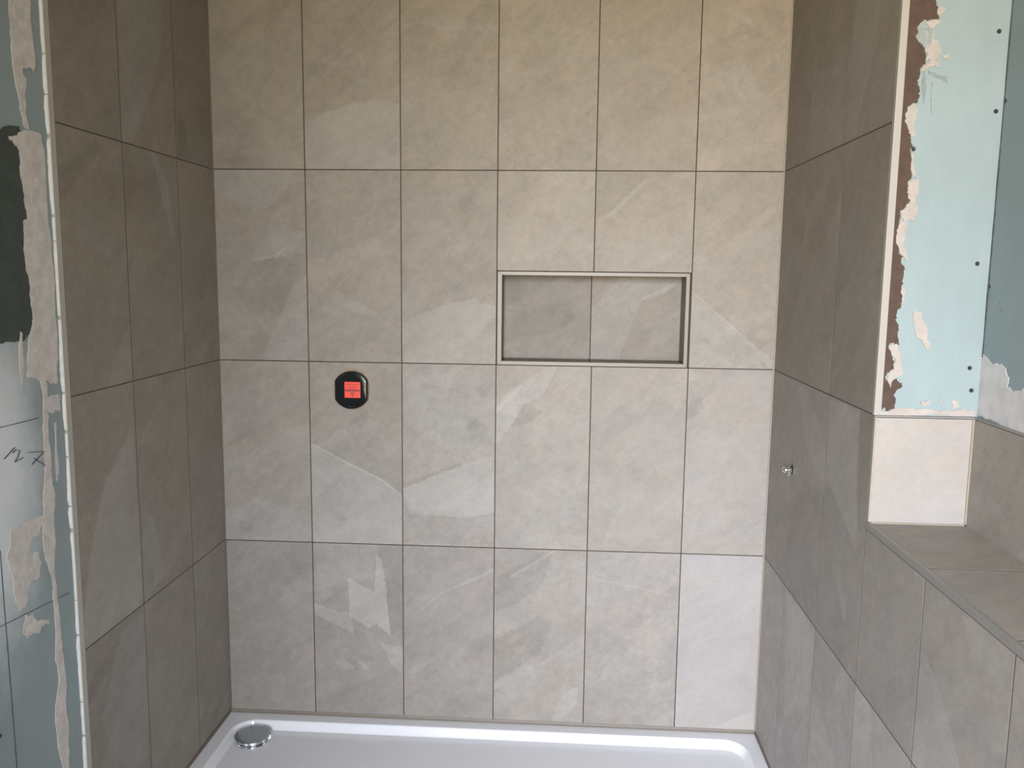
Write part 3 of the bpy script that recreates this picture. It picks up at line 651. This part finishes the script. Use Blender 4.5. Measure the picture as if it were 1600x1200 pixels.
# ---- left wall: plasterboard, with a tiled stretch in the shower
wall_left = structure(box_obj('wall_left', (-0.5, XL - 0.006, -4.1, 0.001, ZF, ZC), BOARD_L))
box_obj('tile_bed', (XL - 0.007, XL - 0.0002, -0.826, 0.001, ZF, ZC), GROUT_S, wall_left)
LY = [-0.8265, -0.5477, -0.2457, -0.0025]
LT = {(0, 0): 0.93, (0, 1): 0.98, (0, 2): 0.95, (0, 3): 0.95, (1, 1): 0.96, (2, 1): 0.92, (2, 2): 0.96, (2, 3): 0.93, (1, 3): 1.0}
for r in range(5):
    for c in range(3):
        tile('L', LY[c], LY[c + 1], ZR[r], ZR[r + 1], wall_left, cool=(0.34, 0.2, 0.08, 0.0, 0.0)[r], tone=(0.95, 0.95, 0.90, 0.86, 0.86)[r] * LT.get((c, r), 0.97), th=0.0045)  # upper rows darker and warmer: fall of light put into the tile colour
box_obj('edge_trim', [(XL - 0.007, XL + 0.0008, -0.8465, -0.8272, -0.004, ZC)], TRIM_CREAM_LIT, wall_left, 0.0006)
# ragged white bead of adhesive behind the trim, nicked at the joints
v, f = [], []
zz = -0.004
while zz < ZC:
    ln = random.choice([0.05, 0.08, 0.11, 0.16])
    z1 = min(ZC, zz + ln)
    n = max(2, int((z1 - zz) / 0.012))
    k0 = len(v)
    for i in range(n + 1):
        z = zz + (z1 - zz) * i / n
        d = 0.0013 + 0.0028 * mnoise.noise(Vector((z * 9, 0.3, 2.2))) + random.uniform(-0.0006, 0.0006)
        if i in (0, n): d *= 0.35
        d = max(0.0004, d)
        v += [(XL - 0.0062, -0.8464, z), (XL - 0.0003, -0.8464, z), (XL - 0.0012, -0.8468 - d * 0.5, z), (XL - 0.0062, -0.8468 - d * 2.0, z)]
        if i:
            a = len(v) - 8
            f += [(a + j, a + (j + 1) % 4, a + 4 + (j + 1) % 4, a + 4 + j) for j in range(4)]
    f += [(k0, k0 + 1, k0 + 2, k0 + 3), tuple(len(v) - 4 + j for j in (3, 2, 1, 0))]
    zz = z1 + random.choice([0.003, 0.006, 0.010])
mesh_obj('adhesive_bead', v, f, WHITE_BEAD, wall_left)

# ---- right wall: full height stub in the shower, boxed in half height towards the camera
wall_right = structure(box_obj('wall_right', [(XR + 0.0002, 1.95, YEND, 0.002, ZF, ZC), (XR + 0.0002, 1.95, -2.84, YEND, ZF, 0.9605)], GROUT_S))
RY = [0.0025, 0.2454, 0.5474, 0.8440, 1.1440, 1.4480, 1.7500, 2.0520, 2.3540, 2.6560, 2.8400]
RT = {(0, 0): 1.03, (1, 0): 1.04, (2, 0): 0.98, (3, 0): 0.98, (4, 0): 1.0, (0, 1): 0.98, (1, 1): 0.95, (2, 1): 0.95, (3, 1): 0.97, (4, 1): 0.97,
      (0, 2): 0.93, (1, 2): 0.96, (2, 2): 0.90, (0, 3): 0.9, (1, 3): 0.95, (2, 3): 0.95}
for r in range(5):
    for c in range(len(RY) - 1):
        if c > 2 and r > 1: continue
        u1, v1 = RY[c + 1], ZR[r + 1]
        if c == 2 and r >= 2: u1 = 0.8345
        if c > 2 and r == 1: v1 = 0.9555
        tile('R', RY[c], u1, ZR[r], v1, wall_right, RT.get((c, r), 0.97) * (1.30, 1.08, 0.96, 0.97, 0.97)[r], cool=(0.95, 0.64, 0.4, 0.36, 0.36)[r])  # bottom rows brighter and cooler: tray bounce and sky light put into colour
box_obj('edge_trim', [(XR - 0.0006, XR + 0.0140, -0.8475, -0.8352, 1.2035, ZC)], TRIM_WHITE, wall_right, 0.0006)
box_obj('edge_trim', [(XR - 0.0004, XR + 0.0024, -0.8550, -0.8445, LEDGE + .0025, 1.2025)], TRIM_CREAM, wall_right, 0.0004)
# board, tile and top trim on the end of the stub
endboard = box_obj('plasterboard', [(XR + 0.0135, 1.6855, YEND - 0.0005, YEND + 0.02, 1.2022, ZC)], BOARD, wall_right)
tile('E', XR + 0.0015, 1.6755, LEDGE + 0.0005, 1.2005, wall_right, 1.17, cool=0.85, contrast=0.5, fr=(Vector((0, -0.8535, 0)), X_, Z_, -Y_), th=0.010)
box_obj('edge_trim', [(XR + 0.0004, 1.6850, -0.8550, -0.842, 1.2004, 1.2035)], TRIM_GREY, wall_right, 0.0004)
box_obj('corner_sealant', [(1.6715, 1.6755, -0.8565, -0.8530, LEDGE, 1.2004)], SILICONE, wall_right)
box_obj('corner_sealant', [(XR + 0.005, 1.6755, -0.8565, -0.8530, LEDGE - 0.001, LEDGE + 0.0028)], SILICONE, wall_right)
# ledge on the boxing, a part of the right wall
ledge = box_obj('ledge', (XR + 0.008, 1.6745, -2.84, -0.8545, 0.9595, LEDGE - 0.0002), GROUT, wall_right)
LY2 = [0.8555, 1.1320, 1.4350, 1.7370, 2.0390, 2.3410, 2.6430, 2.84]
for k in range(len(LY2) - 1):
    tile('x', XR + 0.0064, 1.6785, -LY2[k + 1], -LY2[k], ledge, 0.97, fr=(Vector((0, 0, LEDGE)), X_, Y_, Z_), th=0.006)
box_obj('edge_trim', [(XR - 0.0012, XR + 0.0066, -2.84, -0.8440, LEDGE - 0.0140, LEDGE + 0.0012)], TRIM_GREY, ledge, 0.0007)

for sx, x, par in ((1, XL, wall_left), (-1, XR, wall_right)):
    box_obj('tray_sealant', [(min(x - 0.0002 * sx, x + 0.0030 * sx), max(x - 0.0002 * sx, x + 0.0030 * sx), -0.845, -0.004, -0.0051, 0.0042)], SILICONE_D, par)
# ---- outer wall above the ledge
wall_outer = structure(box_obj('wall_right_outer', [(1.685, 1.95, -4.1, YEND - 0.0006, 0.962, ZC), (1.685, 1.95, -4.1, -2.8402, ZF, 0.962)], BOARD))
box_obj('tile_bed', (1.6757, 1.6855, -2.84, -0.8555, LEDGE + .001, 1.2), GROUT_S, wall_outer)
OY = [0.8535, 1.4550, 2.0570, 2.6590, 2.84]
for k in range(len(OY) - 1):
    tile('x', OY[k], OY[k + 1], LEDGE - 0.0030, 1.2005, wall_outer, 0.97, fr=(Vector((1.675, 0, 0)), -Y_, Z_, -X_))
box_obj('edge_trim', [(1.6740, 1.6862, -2.84, -0.8555, 1.2006, 1.2038)], TRIM_GREY, wall_outer, 0.0004)

# ---- the room end behind the camera, with an added light blocker
structure(box_obj('light_blocker', (XL - 0.006, 0.39, -2.94, -2.84, ZF, ZC), RENDER_M))  # unseen blocker, added to keep window light off the left side
structure(box_obj('wall_front', [(-0.75, WX0, WY - 0.2, WY, ZF, ZC), (WX1, 1.95, WY - 0.2, WY, ZF, ZC),
                                 (WX0, WX1, WY - 0.2, WY, ZF, WZ0), (WX0, WX1, WY - 0.2, WY, WZ1, ZC)], RENDER_M))

# ------------------------------------------------------------------ smears, pencil and screws on the boards
def jag(poly, amp, depth=4, seed=0):
    rnd = random.Random(seed)
    pts = [Vector((p[0], p[1])) for p in poly]
    for k in range(depth):
        out = []
        for i in range(len(pts)):
            a, b = pts[i], pts[(i + 1) % len(pts)]
            out.append(a)
            d = b - a
            if d.length < 0.0025: continue
            nrm = Vector((-d.y, d.x)).normalized()
            s = min(amp * 0.55 ** k, d.length * 0.28)
            out.append((a + b) / 2 + nrm * rnd.uniform(-s, s))
        pts = out
    return pts

def sheet(name, plane, poly, thick, mat, parent, lift=0.0):
    """a thin skin with a ragged outline, lying on a board"""
    org, u, v, n = FR[plane]
    k = len(poly)
    co, ed, fa, *_ = delaunay_2d_cdt([Vector(p) for p in poly], [(i, (i + 1) % k) for i in range(k)], [], 1, 1e-6)
    bm = bmesh.new()
    top = [bm.verts.new(org + u * p.x + v * p.y + n * (lift + thick)) for p in co]
    for q in fa: bm.faces.new([top[i] for i in q])
    rim = [e for e in bm.edges if len(e.link_faces) == 1]
    low = {}
    for e in rim:
        for w_ in e.verts:
            if w_ not in low: low[w_] = bm.verts.new(w_.co - n * (thick + 0.0005))
    for e in rim:
        x, y = e.verts
        bm.faces.new((x, y, low[y], low[x]))
    return from_bm(name, bm, mat, parent)

HOST = {'E': endboard.parent, 'Lb': wall_left, 'O': wall_outer}
KIND = {'adhesive': ('adhesive_smear', 0.0010, ADHESIVE), 'plaster': ('plaster_smear', 0.0015, PLASTER), 'smear': ('plaster_smear', 0.0012, GREYSM),
        'drag': ('drag_mark', 0.0002, simple('grey_drag_mark', (0.165, 0.195, 0.198), 0.9, 0.3, 160)),
        'pale': ('skim_patch', 0.0008, PALE), 'dark': ('sealer_patch', 0.0004, DARKGREEN)}
for k, (pl, kind, amp, poly) in enumerate(SMEARS):
    name, th, mat = KIND[kind]
    if pl == 'Lb' and kind == 'plaster': mat = PLASTER_LIT
    lift = 0.0005 if pl == 'E' else 0.0
    sheet(name, pl, jag(poly, amp, 4, k), th + 0.0001 * (k % 5), mat, HOST[pl], lift)

def stroke(plane, pts, wd, parent, name='pencil_mark', mat=PENCIL, th=0.0004):
    org, u, v, n = FR[plane]
    ps = []
    for a, b in zip(pts, pts[1:]):
        a, b = Vector(a), Vector(b)
        m = max(1, int((b - a).length / 0.02))
        ps += [a.lerp(b, i / m) for i in range(m)]
    ps.append(Vector(pts[-1]))
    V, Fs = [], []
    for i, p in enumerate(ps):
        t = (ps[min(i + 1, len(ps) - 1)] - ps[max(i - 1, 0)]).normalized()
        q = Vector((-t.y, t.x)) * wd / 2 * random.uniform(0.7, 1.2)
        for s, l in ((-1, -0.0002), (-1, th), (1, th), (1, -0.0002)):
            r = p + q * s
            V.append(org + u * r.x + v * r.y + n * l)
        if i:
            a = len(V) - 8
            Fs += [(a + j, a + (j + 1) % 4, a + 4 + (j + 1) % 4, a + 4 + j) for j in range(4)]
    return mesh_obj(name, V, Fs, mat, parent)
for i, (pl, pts) in enumerate(LINES):
    stroke(pl, pts, 0.0014 if i < 3 else 0.0008, wall_left, th=0.0024 if i >= 3 else 0.0012)
# open joint in the inner corner between the two boards
v, f = [], []
n = 60
for i in range(n + 1):
    z = 1.33 + (ZC - 1.33) * i / n
    d = 0.0022 + 0.0018 * mnoise.noise(Vector((z * 14, 1.2, 0.4)))
    x = 1.685
    v += [(x + 0.001, YEND - 0.0004, z), (x - d * 0.6, YEND - 0.0012, z), (x - 0.0012, YEND - 0.003 - d, z), (x + 0.001, YEND - 0.003 - d, z)]
    if i:
        a = len(v) - 8
        f += [(a + j, a + (j + 1) % 4, a + 4 + (j + 1) % 4, a + 4 + j) for j in range(4)]
mesh_obj('board_joint', v, f, simple('dark_board_joint', (0.06, 0.07, 0.072), 0.9, 0.5, 60), wall_outer)

def lathe(prof, seg=24, close=True):
    """profile (radius, height) turned about local Z, as verts and faces"""
    v, f = [], []
    for r, h in prof:
        for i in range(seg):
            a = 2 * math.pi * i / seg
            v.append((r * math.cos(a), r * math.sin(a), h))
    for k in range(len(prof) - 1):
        for i in range(seg):
            j = (i + 1) % seg
            f.append((k * seg + i, k * seg + j, (k + 1) * seg + j, (k + 1) * seg + i))
    if close:
        f.append(tuple(range(seg))[::-1])
        f.append(tuple((len(prof) - 1) * seg + i for i in range(seg)))
    return v, f

sv, sf = lathe([(0.0044, -0.001), (0.0046, 0.0004), (0.0042, 0.0008), (0.0018, 0.0006), (0.0011, 0.0001)], 14)
screw_me = None
for pl, a, b in SCREWS:
    org, u, vv, n = FR[pl]
    if screw_me is None:
        o = mesh_obj('screw', sv, sf, SCREW_M, HOST[pl])
        screw_me = o.data
    else:
        o = bpy.data.objects.new('screw', screw_me)
        C.objects.link(o)
        o.parent = HOST[pl]
    o.matrix_local = frame(org, u, vv, n, a, b, 0.0007 if pl == 'E' else 0.0002)

# ------------------------------------------------------------------ shower tray
def rrect(x0, x1, y0, y1, r, z, n=8):
    pts = []
    for cx, cy, a0 in ((x1 - r, y1 - r, 0), (x0 + r, y1 - r, 90), (x0 + r, y0 + r, 180), (x1 - r, y0 + r, 270)):
        for i in range(n + 1):
            a = math.radians(a0 + 90 * i / n)
            pts.append((cx + r * math.cos(a), cy + r * math.sin(a), z))
    return pts
TX0, TX1, TY0, TY1 = XL + 0.0015, XR - 0.0015, -0.86, -0.0025
ZT = -0.0055
DX, DY, FZ = -0.1745, -0.1215, -0.0335
def tray_mesh():
    loops = [rrect(TX0, TX1, TY0, TY1, 0.004, ZF + 0.0005), rrect(TX0, TX1, TY0, TY1, 0.004, ZT - 0.002), rrect(TX0 + .002, TX1 - .002, TY0 + .002, TY1 - .002, 0.004, ZT)]
    def inner(o, z): return rrect(TX0 + o, TX1 - o, TY0 + o, TY1 - o, max(0.012, 0.115 - o), z)
    loops += [inner(0.0415, ZT), inner(0.0430, ZT - 0.0003), inner(0.0450, ZT - 0.0016)]
    for t in range(1, 6): loops.append(inner(0.0450 + 0.0090 * t / 5, ZT - 0.0016 - 0.0195 * t / 5))
    for t in range(1, 6):
        a = t / 5 * math.pi / 2
        loops.append(inner(0.0540 + 0.0060 * t / 5, ZT - 0.0211 - 0.0069 * math.sin(a)))
    loops.append(inner(0.095, FZ))
    v, f = [], []
    m = len(loops[0])
    for lp in loops: v += lp
    for k in range(len(loops) - 1):
        for i in range(m):
            j = (i + 1) % m
            f.append((k * m + i, k * m + j, (k + 1) * m + j, (k + 1) * m + i))
    f.append(tuple((len(loops) - 1) * m + i for i in range(m)))
    f.append(tuple(range(m))[::-1])
    return v, f
v, f = tray_mesh()
tray = mesh_obj('shower_tray', v, f, ACRYLIC, None, True)
tray['label'] = 'white acrylic shower tray with rounded inner rim at the foot of the tiles'
tray['category'] = 'shower tray'
for p in tray.data.polygons: p.use_smooth = abs(p.normal.z) < 0.9995
md = tray.modifiers.new('edge', 'EDGE_SPLIT'); md.split_angle = math.radians(38)

# ------------------------------------------------------------------ drain with a lifted chrome cover
def empty(name, loc, label, cat):
    o = bpy.data.objects.new(name, None)
    o.empty_display_size = 0.05
    C.objects.link(o)
    o.location = loc
    o['label'] = label
    o['category'] = cat
    return o
drain = empty('shower_drain', (DX, DY, FZ), 'round chrome shower drain with raised domed cover in the back left tray corner', 'drain')
R0 = 0.0585
v, f = lathe([(0.030, 0.0003), (R0 - 0.001, 0.0003), (R0, 0.0012), (R0 - 0.001, 0.0028), (0.050, 0.0036), (0.0485, 0.002), (0.030, 0.0015)], 48, False)
mesh_obj('flange', v, f, CHROME, drain, True)
v, f = lathe([(0.0465, 0.0012), (0.0485, 0.006), (0.0475, 0.0115), (0.044, 0.0165), (0.030, 0.018)], 48)
mesh_obj('strainer_cup', v, f, CHROME_B, drain, True)
fin = None
for k in range(10):
    a = 2 * math.pi * (k + 0.3) / 10
    if fin is None:
        fin = box_obj('fin', (0.0470, 0.0565, -0.0016, 0.0016, 0.002, 0.0172), CHROME, drain, 0.0005)
        o = fin
    else:
        o = fin.copy(); C.objects.link(o)
    o.rotation_euler = (0, 0, a)
v, f = lathe([(0.040, 0.0182), (R0 - 0.0035, 0.0175), (R0 - 0.001, 0.0180), (R0 - 0.0002, 0.0192), (R0 - 0.0012, 0.0208), (R0 - 0.004, 0.0216), (0.045, 0.0230), (0.030, 0.0240), (0.015, 0.0246), (0.003, 0.0248)], 56)
cover = mesh_obj('cover', v, f, CHROME_C, drain, True)
md = cover.modifiers.new('edge', 'EDGE_SPLIT'); md.split_angle = math.radians(50)
o = box_obj('slot', (-0.0009, 0.0009, -0.0115, 0.0115, 0.0215, 0.0240), DARK, cover)
o.location = (-0.017, 0.031, 0); o.rotation_euler = (0, 0, math.radians(20))

# ------------------------------------------------------------------ mixer valve under its black guard
VX, VZ = 0.1408, 1.1145
valve = empty('valve_guard', (VX, 0.0, VZ), 'glossy black plastic guard over the mixer valve with a red warning sticker', 'valve cover')
def flat_round(r, half, n=64):
    """circle of radius r cut off by two upright sides at +-half"""
    pts = []
    for i in range(n):
        a = 2 * math.pi * (i + 0.5) / n
        pts.append((max(-half, min(half, r * math.cos(a))), r * math.sin(a)))
    return pts
def lofted(sections, cap=True):
    v, f = [], []
    m = len(sections[0][0])
    for pts, y in sections: v += [(p[0], y, p[1]) for p in pts]
    for k in range(len(sections) - 1):
        for i in range(m):
            j = (i + 1) % m
            f.append((k * m + i, k * m + j, (k + 1) * m + j, (k + 1) * m + i))
    if cap:
        f.append(tuple(range(m))[::-1]); f.append(tuple((len(sections) - 1) * m + i for i in range(m)))
    return v, f
secs = []
for y, s in ((0.0035, 0), (-0.0140, 0.0003), (-0.0185, 0.0010), (-0.0205, 0.0024), (-0.0212, 0.0045)):
    secs.append((flat_round(0.0612 - s, 0.0530 - s), y))
v, f = lofted(secs)
body = mesh_obj('cover_body', v, f, BLACKP, valve, True)
md = body.modifiers.new('edge', 'EDGE_SPLIT'); md.split_angle = math.radians(40)
# raised ribs on the right flank, a clip below
box_obj('rib', [(0.0420, 0.0445, -0.0222, -0.019, 0.006, 0.026), (0.0420, 0.0445, -0.0222, -0.019, -0.022, -0.004)], BLACKP, valve, 0.0008)
v, f = lofted([(flat_round(0.0490, 0.0400), -0.0208), (flat_round(0.0480, 0.0390), -0.0219)])
mesh_obj('raised_panel', v, f, BLACKP, valve)
box_obj('moulded_mark', [(-0.012, 0.004, -0.0217, -0.0206, -0.0535, -0.0522), (0.006, 0.018, -0.0217, -0.0206, -0.0530, -0.0517), (-0.004, -0.0025, -0.0217, -0.0206, -0.0520, -0.049)], SCREW_M, valve)
# sticker, pasted upside down
st = box_obj('sticker', [(-0.0195, 0.0315, -0.0225, -0.0217, -0.0235, 0.0275)], RED, valve)
st['label'] = 'square red sticker with upside down warning text'
def text_mesh(txt, size, name, mat, parent, cx, cz, y):
    cu = bpy.data.curves.new(name, 'FONT')
    cu.body = txt
    cu.size = size
    cu.align_x = 'CENTER'; cu.align_y = 'CENTER'
    cu.extrude = 0.0001
    cu.offset = 0.0004
    to = bpy.data.objects.new(name, cu)
    C.objects.link(to)
    dg = bpy.context.evaluated_depsgraph_get()
    me = bpy.data.meshes.new_from_object(to.evaluated_get(dg))
    bpy.data.objects.remove(to)
    me.materials.clear(); me.materials.append(mat)
    o = bpy.data.objects.new(name, me)
    C.objects.link(o)
    o.parent = parent
    # facing -Y and turned head over heels
    o.matrix_local = Matrix(((-1, 0, 0, cx), (0, 0, -1, y), (0, -1, 0, cz), (0, 0, 0, 1)))
    return o
YS = -0.0226
SX, SZ = 0.005, 0.002      # sticker centre, right of the middle of the guard
text_mesh('WARNING', 0.0098, 'lettering', INK, st, 0.001 + SX, -0.0015 + SZ, YS)
text_mesh('!', 0.0085, 'lettering', INK, st, 0.001 + SX, -0.0128 + SZ, YS)
# warning triangle, point down
T = [(-0.0070, -0.0080), (0.0090, -0.0080), (0.0010, -0.0215)]
T = [(x + SX, z + SZ) for x, z in T]
cxy = (0.001 + SX, -0.0123 + SZ)
v = []
for s in (1.0, 0.72):
    for y in (YS - 0.0002, YS + 0.0002):
        v += [(cxy[0] + (t[0] - cxy[0]) * s, y, cxy[1] + (t[1] - cxy[1]) * s) for t in T]
f = []
for i in range(3):
    j = (i + 1) % 3
    f += [(i, j, 6 + j, 6 + i), (3 + i, 9 + i, 9 + j, 3 + j), (i, 3 + i, 3 + j, j), (6 + i, 6 + j, 9 + j, 9 + i)]
mesh_obj('warning_triangle', v, f, INK, st)
# three lines of print too small to read
rb = random.Random(9)
for zc, x0, x1, hh in ((0.0180, -0.0205, 0.0225, 0.0030), (0.0110, -0.0125, 0.0145, 0.0027), (0.0055, -0.0110, 0.0120, 0.0022)):
    lst, x = [], x0
    while x < x1:
        wd = rb.uniform(0.0010, 0.0024)
        lst.append((x + SX, min(x + wd, x1) + SX, YS - 0.0002, YS + 0.0002, zc + SZ - hh / 2 * rb.uniform(0.5, 1), zc + SZ + hh / 2 * rb.uniform(0.5, 1)))
        x += wd + rb.uniform(0.0006, 0.0013)
    box_obj('small_print', lst, INK, st)
# ring of set adhesive in the cut-out around the guard
ring = []
for r, y in ((0.0600, 0.0005), (0.0602, -0.0012), (0.0660, -0.0014), (0.0685, -0.0004), (0.0687, 0.001)):
    pts = []
    for i in range(64):
        a = 2 * math.pi * (i + 0.5) / 64
        rr = r + 0.0010 * mnoise.noise(Vector((math.cos(a) * 4, math.sin(a) * 4, r * 30)))
        pts.append((rr * math.cos(a) * (0.93 if abs(math.cos(a)) > 0.80 else 1.0), rr * math.sin(a)))
    ring.append(([(p[0] + (0.0022 if r > 0.063 else 0), p[1] + (0.002 if r > 0.063 else 0)) for p in pts], y))
v, f = lofted(ring, False)
mesh_obj('adhesive_ring', v, f, simple('set_tile_adhesive', (0.27, 0.225, 0.17), 0.8, 0.12, 60), valve, True)

# ------------------------------------------------------------------ pipe stub for the shower outlet on the right wall
OYV, OZV = -0.2600, 0.9455
stub = empty('pipe_stub', (XR, OYV, OZV), 'small chrome pipe fitting sticking out of the right tiled wall', 'pipe fitting')
TURN = Matrix(((0, 0, -1, 0), (0, 1, 0, 0), (1, 0, 0, 0), (0, 0, 0, 1)))     # local Z -> -X, out of the wall
def turned(name, prof, mat, seg=24, off=(0, 0)):
    v, f = lathe(prof, seg)
    o = mesh_obj(name, v, f, mat, stub, True)
    o.matrix_local = Matrix.Translation((0, off[0], off[1])) @ TURN
    md = o.modifiers.new('edge', 'EDGE_SPLIT'); md.split_angle = math.radians(35)
    return o
turned('drill_hole', [(0.0135, -0.001), (0.0135, 0.0007), (0.010, 0.0007)], DARK)
turned('spigot', [(0.0068, -0.002), (0.0068, 0.022), (0.0060, 0.023)], CHROME)
turned('hex_nut', [(0.0105, 0.0015), (0.0110, 0.0025), (0.0110, 0.0085), (0.0100, 0.0095)], CHROME, 6)
turned('end_cap', [(0.0082, 0.0135), (0.0092, 0.0145), (0.0092, 0.0215), (0.0080, 0.0235), (0.0055, 0.0265), (0.0035, 0.0270)], CHROME)
turned('lower_collar', [(0.0062, 0.001), (0.0068, 0.002), (0.0068, 0.0085), (0.0055, 0.0095)], CHROME, 20, (0.0, -0.0125))
v, f = [], []
for x in (-0.0004, 0.001):
    v += [(x, -0.006, 0.0105), (x, 0.006, 0.0105), (x, 0.0015, 0.021)]
f = [(0, 1, 2), (5, 4, 3), (0, 3, 4, 1), (1, 4, 5, 2), (2, 5, 3, 0)]
mesh_obj('cut_notch', v, f, DARK, stub)

niche['label'] = 'recessed tiled niche with a mitred metal frame'
ledge['label'] = 'tiled ledge on top of the boxed in half wall'
